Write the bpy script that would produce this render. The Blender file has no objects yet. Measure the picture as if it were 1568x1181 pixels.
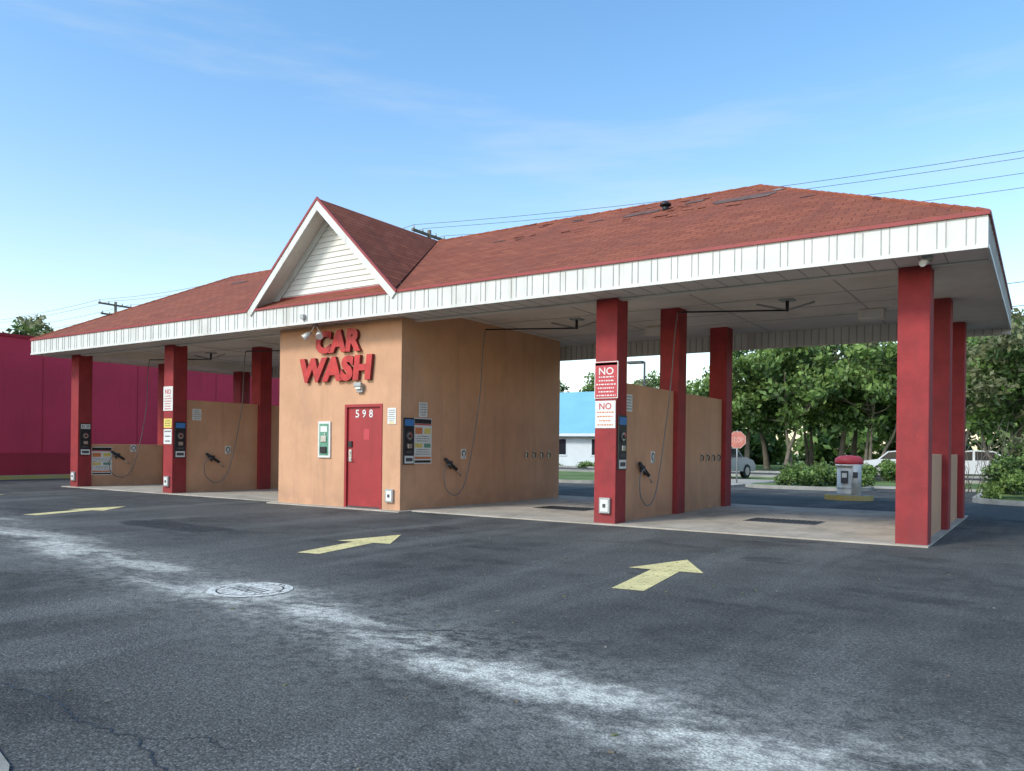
import bpy, bmesh, math, random
import numpy as np
from mathutils import Vector, Matrix
random.seed(7); np.random.seed(7)
S=bpy.context.scene
COL=S.collection

# ---------------------------------------------------------------- materials
def nt(name):
    m=bpy.data.materials.new(name); m.use_nodes=True
    t=m.node_tree; b=t.nodes['Principled BSDF']; return m,t,b
def N(t,typ,**k):
    n=t.nodes.new(typ)
    for a,v in k.items(): setattr(n,a,v)
    return n
def noise(t,coord,scale,detail=4,rough=.55,mapscale=None):
    n=N(t,'ShaderNodeTexNoise'); n.inputs['Scale'].default_value=scale
    n.inputs['Detail'].default_value=min(detail,5); n.inputs['Roughness'].default_value=rough
    if mapscale:
        mp=N(t,'ShaderNodeMapping'); mp.inputs['Scale'].default_value=mapscale
        t.links.new(coord,mp.inputs['Vector']); coord=mp.outputs[0]
    t.links.new(coord,n.inputs['Vector']); return n.outputs['Fac']
def mrange(t,v,a,b,c,d,smooth=True):
    n=N(t,'ShaderNodeMapRange'); 
    if smooth: n.interpolation_type='SMOOTHSTEP'
    for i,x in enumerate((a,b,c,d)): n.inputs[i+1].default_value=x
    t.links.new(v,n.inputs[0]); return n.outputs[0]
def math_(t,op,a,b=None):
    n=N(t,'ShaderNodeMath',operation=op)
    for i,x in enumerate((a,b)):
        if x is None: continue
        if isinstance(x,(int,float)): n.inputs[i].default_value=x
        else: t.links.new(x,n.inputs[i])
    return n.outputs[0]
def mix(t,f,a,b,bt='MIX'):
    n=N(t,'ShaderNodeMix',data_type='RGBA',blend_type=bt)
    for i,x in ((0,f),(6,a),(7,b)):
        if isinstance(x,(int,float)): n.inputs[i].default_value=x
        elif isinstance(x,tuple): n.inputs[i].default_value=(x[0],x[1],x[2],1)
        else: t.links.new(x,n.inputs[i])
    return n.outputs[2]
def bump(t,b,h,strength=.3,dist=.01):
    n=N(t,'ShaderNodeBump'); n.inputs['Strength'].default_value=strength
    n.inputs['Distance'].default_value=dist
    t.links.new(h,n.inputs['Height']); t.links.new(n.outputs[0],b.inputs['Normal'])
def mat(name,col,rough=.6,metal=0,var=.12,scale=3,bs=0,bsc=80,dirt=0,dirtcol=None,streak=0):
    m,t,b=nt(name); b.inputs['Roughness'].default_value=rough; b.inputs['Metallic'].default_value=metal
    tc=N(t,'ShaderNodeTexCoord').outputs['Object']
    f=mrange(t,noise(t,tc,scale,5,.6),.3,.7,0,1)
    c=mix(t,f,tuple(x*(1-var) for x in col),tuple(min(1,x*(1+var)) for x in col))
    dc=dirtcol or tuple(x*.45 for x in col)
    if dirt:
        g=mrange(t,noise(t,tc,1.1,5,.7,(1,1,.35)),.5,.75,0,dirt)
        c=mix(t,g,c,dc)
        sx=N(t,'ShaderNodeSeparateXYZ'); t.links.new(tc,sx.inputs[0])
        low=mrange(t,sx.outputs[2],0,.6,dirt*1.3,0)
        low=math_(t,'MULTIPLY',low,mrange(t,noise(t,tc,3,5),.3,.6,.2,1))
        c=mix(t,low,c,dc)
    if streak:
        g=mrange(t,noise(t,tc,1,4,.6,(5,5,.35)),.52,.72,0,streak); c=mix(t,g,c,dc)
    t.links.new(c,b.inputs['Base Color'])
    if bs: bump(t,b,noise(t,tc,bsc,3),bs,.01)
    return m

STUCCO=mat('tan_stucco',(.60,.33,.195),.85,0,.08,1.2,.35,70,.36,(.34,.20,.13),.28)
REDP=mat('red_paint',(.30,.027,.030),.75,0,.16,3,.4,60,.4,(.15,.03,.03),.35)
DOORR=mat('door_red',(.36,.030,.034),.5,0,.08,2,0,0,.3,None,.2)
WHITE=mat('white_metal',(.68,.67,.63),.5,0,.06,2,.05,20,.4,(.42,.38,.32),.45)
SEAM=mat('fascia_seam',(.42,.41,.39),.6,0,.1,2)
SOFF=mat('soffit_panel',(.72,.67,.60),.8,0,.08,.8,.1,10,.4,(.48,.40,.31))
SIDING=mat('vinyl_siding',(.74,.72,.66),.55,0,.04,1,0,0,.25,(.55,.52,.45))
DRIP=mat('red_drip_edge',(.28,.03,.028),.5,0,.1,4)
def concm():
    m,t,b=nt('concrete'); tc=N(t,'ShaderNodeTexCoord').outputs['Object']
    c=mix(t,mrange(t,noise(t,tc,1.4,5,.65),.3,.7,0,1),(.35,.305,.25),(.50,.44,.37))
    c=mix(t,mrange(t,noise(t,tc,.8,5,.7,(1.3,.5,1)),.50,.66,0,.6),c,(.20,.18,.155))
    c=mix(t,mrange(t,noise(t,tc,30,4,.7),.55,.75,0,.5),c,(.2,.18,.16))
    t.links.new(c,b.inputs['Base Color']); b.inputs['Roughness'].default_value=.85
    bump(t,b,noise(t,tc,50,3),.3,.01); return m
CONC=concm()
KERB=mat('kerb_concrete',(.42,.40,.36),.9,0,.15,2,.3,50,.3)
SANDC=mat('dusty_concrete',(.30,.28,.24),.9,0,.3,5,.4,50,.5)
YKERB=mat('yellow_kerb_paint',(.58,.42,.09),.8,0,.2,3,.2,50,.5,(.3,.25,.15))
BLACK=mat('black_plastic',(.015,.015,.017),.45,0,.2,3)
DGREY=mat('dark_grey',(.06,.06,.065),.6,0,.2,3)
HOSE=mat('grey_hose',(.17,.17,.17),.5,0,.2,3)
STEEL=mat('stainless',(.55,.56,.57),.3,.9,.08,5)
GALV=mat('galvanised',(.38,.39,.39),.5,.6,.1,5)
PWHITE=mat('sign_white',(.70,.69,.66),.5,0,.05,5)
PRED=mat('sign_red',(.50,.05,.065),.5,0,.06,5)
PFADE=mat('faded_sign_red',(.60,.20,.15),.7,0,.15,5)
PFADEW=mat('faded_sign_text',(.66,.42,.36),.7,0,.15,5)
PBLUE=mat('sign_blue',(.05,.2,.48),.5,0,.06,5)
PYEL=mat('sign_yellow',(.70,.55,.14),.5,0,.06,5)
PGREEN=mat('sign_green',(.12,.3,.2),.5,0,.1,5)
PORG=mat('sign_orange',(.62,.2,.07),.5,0,.06,5)
LETTER=mat('letter_red',(.50,.03,.027),.5,0,.18,6,0,0,0,None,.2)
LEDGE=mat('letter_edge',(.16,.016,.016),.5,0,.1,6)
MAG=mat('magenta_stucco',(.56,.036,.075),.8,0,.12,.35,.2,40,.35,(.36,.016,.032),.25)
MAGD=mat('crimson_band',(.34,.016,.030),.8,0,.10,.5,.2,40,.2)
GLASS=mat('dark_glass',(.02,.025,.03),.12,0,.1,2)
RUBBER=mat('rubber',(.02,.02,.02),.8,0,.2,3)
CARW=mat('car_white',(.65,.65,.65),.25,0,.02,1)
CARS=mat('car_silver',(.4,.42,.44),.25,.5,.02,1)
BLUER=mat('blue_metal_roof',(.20,.45,.60),.5,0,.05,1)
BWALL=mat('white_stucco',(.66,.68,.70),.8,0,.05,1)
WOODP=mat('pole_wood',(.16,.13,.10),.9,0,.2,3,.3,30)
BARK=mat('bark',(.17,.14,.11),.95,0,.25,5,.6,20)
RUSTY=mat('grate_iron',(.045,.038,.034),.7,.3,.3,6)

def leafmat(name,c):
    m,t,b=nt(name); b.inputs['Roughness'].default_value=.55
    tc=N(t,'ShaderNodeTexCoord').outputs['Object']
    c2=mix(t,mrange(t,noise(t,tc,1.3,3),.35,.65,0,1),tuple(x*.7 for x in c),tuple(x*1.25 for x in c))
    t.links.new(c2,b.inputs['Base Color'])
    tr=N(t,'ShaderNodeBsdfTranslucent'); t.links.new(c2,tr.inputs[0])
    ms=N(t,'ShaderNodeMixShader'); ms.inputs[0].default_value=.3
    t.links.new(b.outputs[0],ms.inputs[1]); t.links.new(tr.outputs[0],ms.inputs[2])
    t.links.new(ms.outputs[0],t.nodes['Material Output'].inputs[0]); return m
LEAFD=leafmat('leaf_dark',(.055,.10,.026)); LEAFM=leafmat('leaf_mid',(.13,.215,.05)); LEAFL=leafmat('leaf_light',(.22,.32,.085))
LEAFO=leafmat('leaf_olive',(.20,.21,.095))

# asphalt ---------------------------------------------------------
def asphalt():
    m,t,b=nt('asphalt')
    tc=N(t,'ShaderNodeTexCoord').outputs['Object']
    sx=N(t,'ShaderNodeSeparateXYZ'); t.links.new(tc,sx.inputs[0]); X,Y=sx.outputs[0],sx.outputs[1]
    big=mrange(t,noise(t,tc,.33,4,.6),.38,.62,0,1)
    med=mrange(t,noise(t,tc,1.7,5,.7),.38,.62,0,1)
    streak=mrange(t,noise(t,tc,1,4,.6,(1.0,.16,1)),.48,.66,0,1)
    c=mix(t,big,(.064,.062,.060),(.112,.109,.103))
    c=mix(t,math_(t,'MULTIPLY',med,.55),c,(.135,.131,.124))
    c=mix(t,math_(t,'MULTIPLY',streak,.5),c,(.205,.20,.19))
    dk=mrange(t,noise(t,tc,.55,5,.7,(1,1.6,1)),.55,.65,0,.65)
    c=mix(t,dk,c,(.042,.041,.041))
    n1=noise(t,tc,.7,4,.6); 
    d=math_(t,'ADD',math_(t,'ADD',Y,math_(t,'MULTIPLY',X,.175)),-3.26)  # pale streak: dappled sunlight across the lot, painted into the asphalt colour
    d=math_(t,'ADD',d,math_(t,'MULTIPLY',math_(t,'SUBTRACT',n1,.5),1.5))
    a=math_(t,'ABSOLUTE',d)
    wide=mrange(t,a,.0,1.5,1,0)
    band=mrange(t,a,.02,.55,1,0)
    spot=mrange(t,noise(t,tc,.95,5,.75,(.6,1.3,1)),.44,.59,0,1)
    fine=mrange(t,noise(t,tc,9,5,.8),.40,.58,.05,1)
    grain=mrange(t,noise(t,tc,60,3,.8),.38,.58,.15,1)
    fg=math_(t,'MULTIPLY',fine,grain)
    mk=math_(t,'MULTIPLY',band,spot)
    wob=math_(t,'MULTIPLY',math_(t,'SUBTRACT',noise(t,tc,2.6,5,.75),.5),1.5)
    for (px,py,rx,ry,s) in ((-5.75,4.4,.95,.55,.75),(-2.35,3.62,1.1,.30,1.0),(-1.0,3.25,.5,.35,.8),(-7.6,4.75,.9,.28,.7),(-4.3,4.15,.55,.2,.8),(-11.5,5.5,2.0,.3,.5)):  # painted pools of sunlight along it; pale sand too around the manhole
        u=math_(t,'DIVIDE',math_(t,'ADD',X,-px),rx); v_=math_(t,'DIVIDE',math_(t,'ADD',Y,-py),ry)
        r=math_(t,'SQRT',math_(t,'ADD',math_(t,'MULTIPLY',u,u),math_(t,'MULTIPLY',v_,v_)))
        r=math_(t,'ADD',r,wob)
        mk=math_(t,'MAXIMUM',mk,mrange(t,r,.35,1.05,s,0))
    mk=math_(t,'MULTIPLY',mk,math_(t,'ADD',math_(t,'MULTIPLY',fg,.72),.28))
    wk=math_(t,'MULTIPLY',math_(t,'MULTIPLY',wide,.60),fg)  # wide, fainter fringe of the painted sunlight
    v=N(t,'ShaderNodeTexVoronoi'); v.inputs['Scale'].default_value=70; t.links.new(tc,v.inputs['Vector'])
    sp=mrange(t,v.outputs['Distance'],.0,.55,1.4,.6)
    g=noise(t,tc,38,4,.85); gg=mrange(t,g,.32,.68,.5,1.6)
    hsv=N(t,'ShaderNodeVectorMath',operation='SCALE'); t.links.new(c,hsv.inputs[0]); t.links.new(math_(t,'MULTIPLY',sp,gg),hsv.inputs['Scale'])
    pale=mrange(t,noise(t,tc,42,3,.6),.62,.70,0,.6)
    c=mix(t,pale,hsv.outputs[0],(.27,.262,.245))
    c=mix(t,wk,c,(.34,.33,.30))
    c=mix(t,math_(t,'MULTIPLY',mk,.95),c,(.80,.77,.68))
    t.links.new(c,b.inputs['Base Color'])
    b.inputs['Roughness'].default_value=.9; b.inputs['Specular IOR Level'].default_value=.3
    bump(t,b,math_(t,'ADD',g,v.outputs['Distance']),.6,.008)
    return m
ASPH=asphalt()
def paint(name,col,thr=.36):
    m,t,b=nt(name); tc=N(t,'ShaderNodeTexCoord').outputs['Object']
    f=mrange(t,noise(t,tc,18,5,.75),thr,thr+.12,0,1)
    c=mix(t,mrange(t,noise(t,tc,3,4),.3,.7,0,1),tuple(x*.8 for x in col),col)
    t.links.new(c,b.inputs['Base Color']); b.inputs['Roughness'].default_value=.7
    tr=N(t,'ShaderNodeBsdfTransparent'); ms=N(t,'ShaderNodeMixShader')
    t.links.new(f,ms.inputs[0]); t.links.new(tr.outputs[0],ms.inputs[1]); t.links.new(b.outputs[0],ms.inputs[2])
    t.links.new(ms.outputs[0],t.nodes['Material Output'].inputs[0]); return m
YPAINT=paint('yellow_road_paint',(.80,.67,.31),.33)
WPAINT=paint('white_worn_paint',(.76,.73,.66),.40)
DPATCH=paint('tar_patch',(.045,.045,.046),.44)

def grass():
    m,t,b=nt('grass'); tc=N(t,'ShaderNodeTexCoord').outputs['Object']
    c=mix(t,mrange(t,noise(t,tc,.6,5),.35,.65,0,1),(.085,.155,.03),(.16,.23,.06))
    c=mix(t,mrange(t,noise(t,tc,25,4),.4,.7,0,.6),c,(.20,.23,.09))
    t.links.new(c,b.inputs['Base Color']); b.inputs['Roughness'].default_value=.95
    bump(t,b,noise(t,tc,40,4),.8,.03); return m
GRASS=grass()

def shingle():
    m,t,b=nt('red_shingles')
    uv=N(t,'ShaderNodeUVMap').outputs[0]; tc=N(t,'ShaderNodeTexCoord').outputs['Object']
    br=N(t,'ShaderNodeTexBrick'); t.links.new(uv,br.inputs['Vector'])
    br.inputs['Scale'].default_value=1; br.inputs['Brick Width'].default_value=.30; br.inputs['Row Height'].default_value=.13
    br.inputs['Mortar Size'].default_value=.009; br.inputs['Mortar Smooth'].default_value=.4; br.inputs['Bias'].default_value=0
    br.inputs['Color1'].default_value=(.235,.070,.042,1); br.inputs['Color2'].default_value=(.32,.102,.060,1); br.inputs['Mortar'].default_value=(.115,.034,.023,1)
    c=mix(t,mrange(t,noise(t,uv,.6,5,.65),.42,.66,0,.6),br.outputs[0],(.205,.068,.045))
    c=mix(t,mrange(t,noise(t,uv,1,4,.65,(2.2,.35,1)),.52,.72,0,.45),c,(.14,.055,.042))
    c=mix(t,mrange(t,noise(t,uv,1.1,5,.7,(.35,1.6,1)),.60,.68,0,.4),c,(.12,.052,.045))
    c=mix(t,mrange(t,noise(t,uv,1.0,3,.6,(.6,8,1)),.58,.66,0,.4),c,(.13,.045,.036))
    gr=mrange(t,noise(t,tc,60,3,.8),.3,.7,.7,1.35)
    vm=N(t,'ShaderNodeVectorMath',operation='SCALE'); t.links.new(c,vm.inputs[0]); t.links.new(gr,vm.inputs['Scale'])
    t.links.new(vm.outputs[0],b.inputs['Base Color']); b.inputs['Roughness'].default_value=.97
    b.inputs['Specular IOR Level'].default_value=.2
    su=N(t,'ShaderNodeSeparateXYZ'); t.links.new(uv,su.inputs[0])
    saw=math_(t,'FRACT',math_(t,'DIVIDE',su.outputs[1],.13))
    bump(t,b,math_(t,'SUBTRACT',math_(t,'MULTIPLY',saw,-1),math_(t,'MULTIPLY',br.outputs['Fac'],.4)),.7,.01)
    return m
SHING=shingle()

# ---------------------------------------------------------------- mesh builder
class MB:
    def __init__(s): s.v=[];s.f=[];s.mi=[];s.mats=[];s.uv={};s.sm=[]
    def m(s,mt):
        if mt not in s.mats: s.mats.append(mt)
        return s.mats.index(mt)
    def face(s,pts,mt,uv=None,sm=False):
        o=len(s.v); s.v+= [tuple(p) for p in pts]; s.f.append(tuple(range(o,o+len(pts)))); s.mi.append(s.m(mt)); s.sm.append(sm)
        if uv: s.uv[len(s.f)-1]=uv
    def raw(s,V,F,mt,sm=False,M=None):
        o=len(s.v)
        s.v+=[tuple(M@Vector(p)) if M else tuple(p) for p in V]
        i=s.m(mt)
        for f in F: s.f.append(tuple(x+o for x in f)); s.mi.append(i); s.sm.append(sm)
    def box(s,x0,x1,y0,y1,z0,z1,mt,M=None,bev=0):
        if bev:
            bm=bmesh.new(); bmesh.ops.create_cube(bm,size=1)
            for v in bm.verts: v.co=Vector(((x0+x1)/2+v.co.x*(x1-x0),(y0+y1)/2+v.co.y*(y1-y0),(z0+z1)/2+v.co.z*(z1-z0)))
            bmesh.ops.bevel(bm,geom=list(bm.edges),offset=bev,segments=2,affect='EDGES',profile=.6)
            bm.verts.index_update()
            s.raw([v.co.copy() for v in bm.verts],[[v.index for v in f.verts] for f in bm.faces],mt,False,M); bm.free(); return
        V=[(x0,y0,z0),(x1,y0,z0),(x1,y1,z0),(x0,y1,z0),(x0,y0,z1),(x1,y0,z1),(x1,y1,z1),(x0,y1,z1)]
        F=[(0,3,2,1),(4,5,6,7),(0,1,5,4),(1,2,6,5),(2,3,7,6),(3,0,4,7)]
        s.raw(V,F,mt,False,M)
    def tube(s,pts,r,mt,n=8,smooth=True,cap=True):
        pts=[Vector(p) for p in pts]; rs=r if isinstance(r,(list,tuple)) else [r]*len(pts)
        V=[];F=[]; prev=None
        for i,p in enumerate(pts):
            d=(pts[min(i+1,len(pts)-1)]-pts[max(i-1,0)]).normalized()
            if prev is None:
                a=d.orthogonal().normalized()
            else:
                a=(prev-d*prev.dot(d)); a=a.normalized() if a.length>1e-5 else d.orthogonal().normalized()
            prev=a; bb=d.cross(a)
            for k in range(n):
                an=2*math.pi*k/n; V.append(p+(a*math.cos(an)+bb*math.sin(an))*rs[i])
        for i in range(len(pts)-1):
            for k in range(n):
                F.append((i*n+k,i*n+(k+1)%n,(i+1)*n+(k+1)%n,(i+1)*n+k))
        s.raw(V,F,mt,smooth)
        if cap:
            o=len(s.v)-len(V)
            s.f.append(tuple(o+k for k in reversed(range(n)))); s.mi.append(s.m(mt)); s.sm.append(False)
            s.f.append(tuple(o+(len(pts)-1)*n+k for k in range(n))); s.mi.append(s.m(mt)); s.sm.append(False)
    def prism(s,poly,z0,z1,mt,M=None):
        n=len(poly); V=[(x,y,z0) for x,y in poly]+[(x,y,z1) for x,y in poly]
        F=[tuple(reversed(range(n))),tuple(range(n,2*n))]+[(i,(i+1)%n,n+(i+1)%n,n+i) for i in range(n)]
        s.raw(V,F,mt,False,M)
    def obj(s,name,parent=None,loc=None):
        me=bpy.data.meshes.new(name)
        V=s.v
        if loc: V=[(a-loc[0],b-loc[1],c-loc[2]) for a,b,c in V]
        me.from_pydata(V,[],s.f)
        for mt in s.mats: me.materials.append(mt)
        me.polygons.foreach_set('material_index',s.mi); me.polygons.foreach_set('use_smooth',s.sm)
        if s.uv:
            l=me.uv_layers.new(name='UVMap')
            for fi,uvs in s.uv.items():
                p=me.polygons[fi]
                for k,li in enumerate(p.loop_indices): l.data[li].uv=uvs[k]
        me.update()
        o=bpy.data.objects.new(name,me); COL.objects.link(o)
        if loc: o.location=loc
        if parent: o.parent=parent
        return o
def empty(name,loc=(0,0,0)):
    e=bpy.data.objects.new(name,None); COL.objects.link(e); e.location=loc; return e
def catmull(P,k=8):
    P=[Vector(p) for p in P]; Q=[P[0]]+P+[P[-1]]; out=[]
    for i in range(1,len(Q)-2):
        a,b,c,d=Q[i-1:i+3]
        for j in range(k):
            u=j/k; out.append(.5*((2*b)+(c-a)*u+(2*a-5*b+4*c-d)*u*u+(3*b-a-3*c+d)*u**3))
    out.append(P[-1]); return out
def text_geo(txt,size,ext=.002,off=0,shear=0,spacing=1):
    cu=bpy.data.curves.new('t','FONT'); cu.body=txt; cu.size=size; cu.extrude=ext; cu.offset=off; cu.shear=shear
    cu.space_character=spacing; cu.resolution_u=3; cu.align_x='LEFT'
    o=bpy.data.objects.new('t',cu); COL.objects.link(o)
    dg=bpy.context.evaluated_depsgraph_get(); me=bpy.data.meshes.new_from_object(o.evaluated_get(dg))
    V=[v.co.copy() for v in me.vertices]; F=[tuple(p.vertices) for p in me.polygons]; Nn=[p.normal.copy() for p in me.polygons]
    bpy.data.objects.remove(o); bpy.data.curves.remove(cu); bpy.data.meshes.remove(me)
    x0=min(v.x for v in V);x1=max(v.x for v in V);y0=min(v.y for v in V);y1=max(v.y for v in V)
    return V,F,Nn,(x0,x1,y0,y1)
def text_fit(mb,txt,cx,cy,w,h,z,mt,M,ext=.002,off=0,edge=None,shear=0,spacing=1):
    V,F,Nn,(x0,x1,y0,y1)=text_geo(txt,1,ext/1,off,shear,spacing)
    W=[Vector((cx+(v.x-(x0+x1)/2)*w/(x1-x0),cy+(v.y-(y0+y1)/2)*h/(y1-y0),z+v.z)) for v in V]
    if edge:
        mb.raw(W,[f for f,n in zip(F,Nn) if abs(n.z)>.7],mt,False,M)
        mb.raw(W,[f for f,n in zip(F,Nn) if abs(n.z)<=.7],edge,False,M)
    else: mb.raw(W,F,mt,False,M)
def frame_front(x,y,z): # faces -Y
    return Matrix(((1,0,0,x),(0,0,-1,y),(0,1,0,z),(0,0,0,1)))
def frame_side(x,y,z):  # faces +X ; local x -> +Y
    return Matrix(((0,0,1,x),(1,0,0,y),(0,1,0,z),(0,0,0,1)))

# ---------------------------------------------------------------- layout constants
CX=-12.3; XL,XR=-24.0,-.6; YF,YB=11.2,18.8; YM=15.0
ZE=4.2; ZR=6.25; ZF=3.77; ZS=3.80; ZC=4.05
A,B,C,D=-1.5,-6.15,-18.6,-23.15
BX0,BX1,BY0,BY1=-14.0,-10.45,11.7,17.8
building=empty('car_wash_building')

# roof ---------------------------------------------------------------
mb=MB()
sl=math.hypot(3.8,ZR-ZE)/3.8
rx0,rx1=XL+3.9,XR-3.9
def uvF(p): return (p[0],(p[1]-YF)*sl)
P=lambda x,y,z:(x,y,z)
e=[P(XL,YF,ZE),P(XR,YF,ZE),P(XR,YB,ZE),P(XL,YB,ZE)]; r0,r1=P(rx0,YM,ZR),P(rx1,YM,ZR)
f=[e[0],e[1],r1,r0]; mb.face(f,SHING,[uvF(p) for p in f])
f=[e[2],e[3],r0,r1]; mb.face(f,SHING,[(p[0],(YB-p[1])*sl) for p in f])
f=[e[1],e[2],r1]; mb.face(f,SHING,[(p[1],(XR-p[0])*sl) for p in f])
f=[e[3],e[0],r0]; mb.face(f,SHING,[(p[1],(p[0]-XL)*sl) for p in f])
GW=2.12; gs=math.hypot(GW,ZR-ZE)/GW
for sgn in(-1,1):
    f=[P(CX,YF-.03,ZR+.03),P(CX,YM+.02,ZR+.03),P(CX+sgn*GW,YF-.03,ZE+.03)]
    mb.face(f,SHING,[(p[1],(GW-abs(p[0]-CX))*gs) for p in f])
def cap(a,b,n):
    a=Vector(a);b=Vector(b);d=(b-a)
    for i in range(n):
        p=a+d*(i/n); q=a+d*((i+1)/n)
        o=len(mb.f); mb.tube([p+Vector((0,0,-.015)),q+Vector((0,0,-.008+random.uniform(0,.006)))],.04,SHING,6,False)
        for k in range(o,len(mb.f)): mb.uv[k]=[(i*.37+.05,.07)]*len(mb.f[k])
cap(r0,r1,60); cap(e[1],r1,28); cap(e[0],r0,28); cap(e[2],r1,28); cap(e[3],r0,28)
roof=mb.obj('roof_shingles',building)
mb=MB()
def patch(cx,cy,w,h,mt,lift=.012):
    pts=[];n=14
    for i in range(n):
        a=2*math.pi*i/n; rr=.8+.3*random.random()
        ca,sa=math.cos(a),math.sin(a); k=max(abs(ca),abs(sa))
        x=cx+ca/k*w/2*rr; y=cy+sa/k*h/2*rr
        pts.append((x,y,ZE+(y-YF)*(ZR-ZE)/3.8+lift))
    mb.face(pts,mt)
FELT=mat('roof_felt',(.13,.075,.065),.9,0,.3,6)
FELT2=mat('roof_felt_grey',(.24,.22,.20),.9,0,.3,6)
for q in [(-4.6,14.15,1.2,.28,FELT),(-3.95,14.4,.3,.12,FELT2),(-6.6,14.3,.8,.2,FELT),(-5.6,14.55,.4,.15,FELT),(-8.2,14.6,.3,.1,FELT),(-9.7,13.9,.35,.07,FELT),(-18.6,14.1,.7,.16,FELT),(-7.6,14.3,.35,.07,FELT),(-3.3,13.5,.25,.05,FELT)]:
    patch(*q)
mb.obj('bare_roof_patches',building)
mb=MB()
for i in range(26):
    x=random.uniform(-9.5,-4.4); y=random.uniform(13.6,14.75)
    z=ZE+(y-YF)*(ZR-ZE)/3.8; w=random.uniform(.12,.3); l=random.uniform(.006,.016)
    mb.face([(x,y,z+l+.006),(x+w,y,z+l),(x+w,y+.1,z+.062),(x,y+.1,z+.062)],SHING,[(x,y*sl),(x+w,y*sl),(x+w,y*sl+.1),(x,y*sl+.1)])
mb.obj('lifted_shingle_tabs',building)
mb=MB()
zz=ZE+(14.3-YF)*(ZR-ZE)/3.8
mb.tube([(-6.1,14.3,zz-.05),(-6.1,14.3,zz+.10)],.06,BLACK,12)
mb.tube([(-6.1,14.3,zz+.08),(-6.1,14.3,zz+.11),(-6.1,14.3,zz+.16)],[.11,.11,.04],BLACK,12)
mb.obj('roof_vent',building)

# fascia ---------------------------------------------------------------
mb=MB()
def fascia(p0,p1,out,z0,z1):
    p0=Vector(p0);p1=Vector(p1);d=(p1-p0);L=d.length;d.normalize();o=Vector(out)
    Mx=Matrix(((d.x,0,o.x,p0.x),(d.y,0,o.y,p0.y),(0,1,0,0),(0,0,0,1)))
    mb.box(0,L,z0,z1,-.03,0,WHITE,Mx)
    mb.box(0,L,z0-.012,z0+.035,.0005,.014,WHITE,Mx)
    x=.12;k=0
    while x<L-.05:
        mb.box(x,x+.012,z0+.036,z1-.045,.0005,.009,SEAM,Mx)
        x+=.10 if k%2==0 else .22; k+=1
    mb.box(-.02,L+.02,z1-.04,z1+.008,.0005,.03,DRIP,Mx)
fascia((XL,YF,0),(XR,YF,0),(0,-1,0),ZF,ZE)
fascia((XR,YF+.03,0),(XR,YB-.03,0),(1,0,0),ZF,ZE)
fascia((XL,YF+.03,0),(XL,YB-.03,0),(-1,0,0),ZF,ZE)
fascia((XL,YB,0),(XR,YB,0),(0,1,0),ZF-.09,ZE)
x=XL+.2
while x<XR-.1:
    mb.box(x,x+.018,YB-.05,YB-.0305,ZF-.085,ZC-.005,SEAM); x+=.16
mb.obj('fascia',building)
mb=MB()
mb.box(XL+.03,XR-.03,YF+.03,12.2,ZS,ZS+.3,SOFF)
mb.box(XR-1.15,XR-.031,12.2005,YB-.06,ZS,ZS+.3,SOFF)
mb.box(XL+.031,XL+1.15,12.2005,YB-.06,ZS,ZS+.3,SOFF)
mb.box(XL+1.1505,XR-1.1505,12.2005,YB-.06,ZC,ZC+.1,SOFF)
x=XL+.4
while x<XR-.3:
    mb.box(x,x+.012,YF+.04,12.04,ZS-.006,ZS-.0005,SEAM); x+=.3
for yy in(13.4,14.62,15.84,17.06):
    mb.box(XL+1.2,XR-1.2,yy,yy+.02,ZC-.008,ZC-.0005,SEAM)
x=XL+1.6
while x<XR-1.3:
    mb.box(x,x+.02,12.21,YB-.07,ZC-.0085,ZC-.0006,SEAM); x+=2.44
mb.box(XL+.03,XR-.03,12.05,12.21,ZS-.03,ZS-.007,SOFF)
mb.obj('soffit',building)

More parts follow.
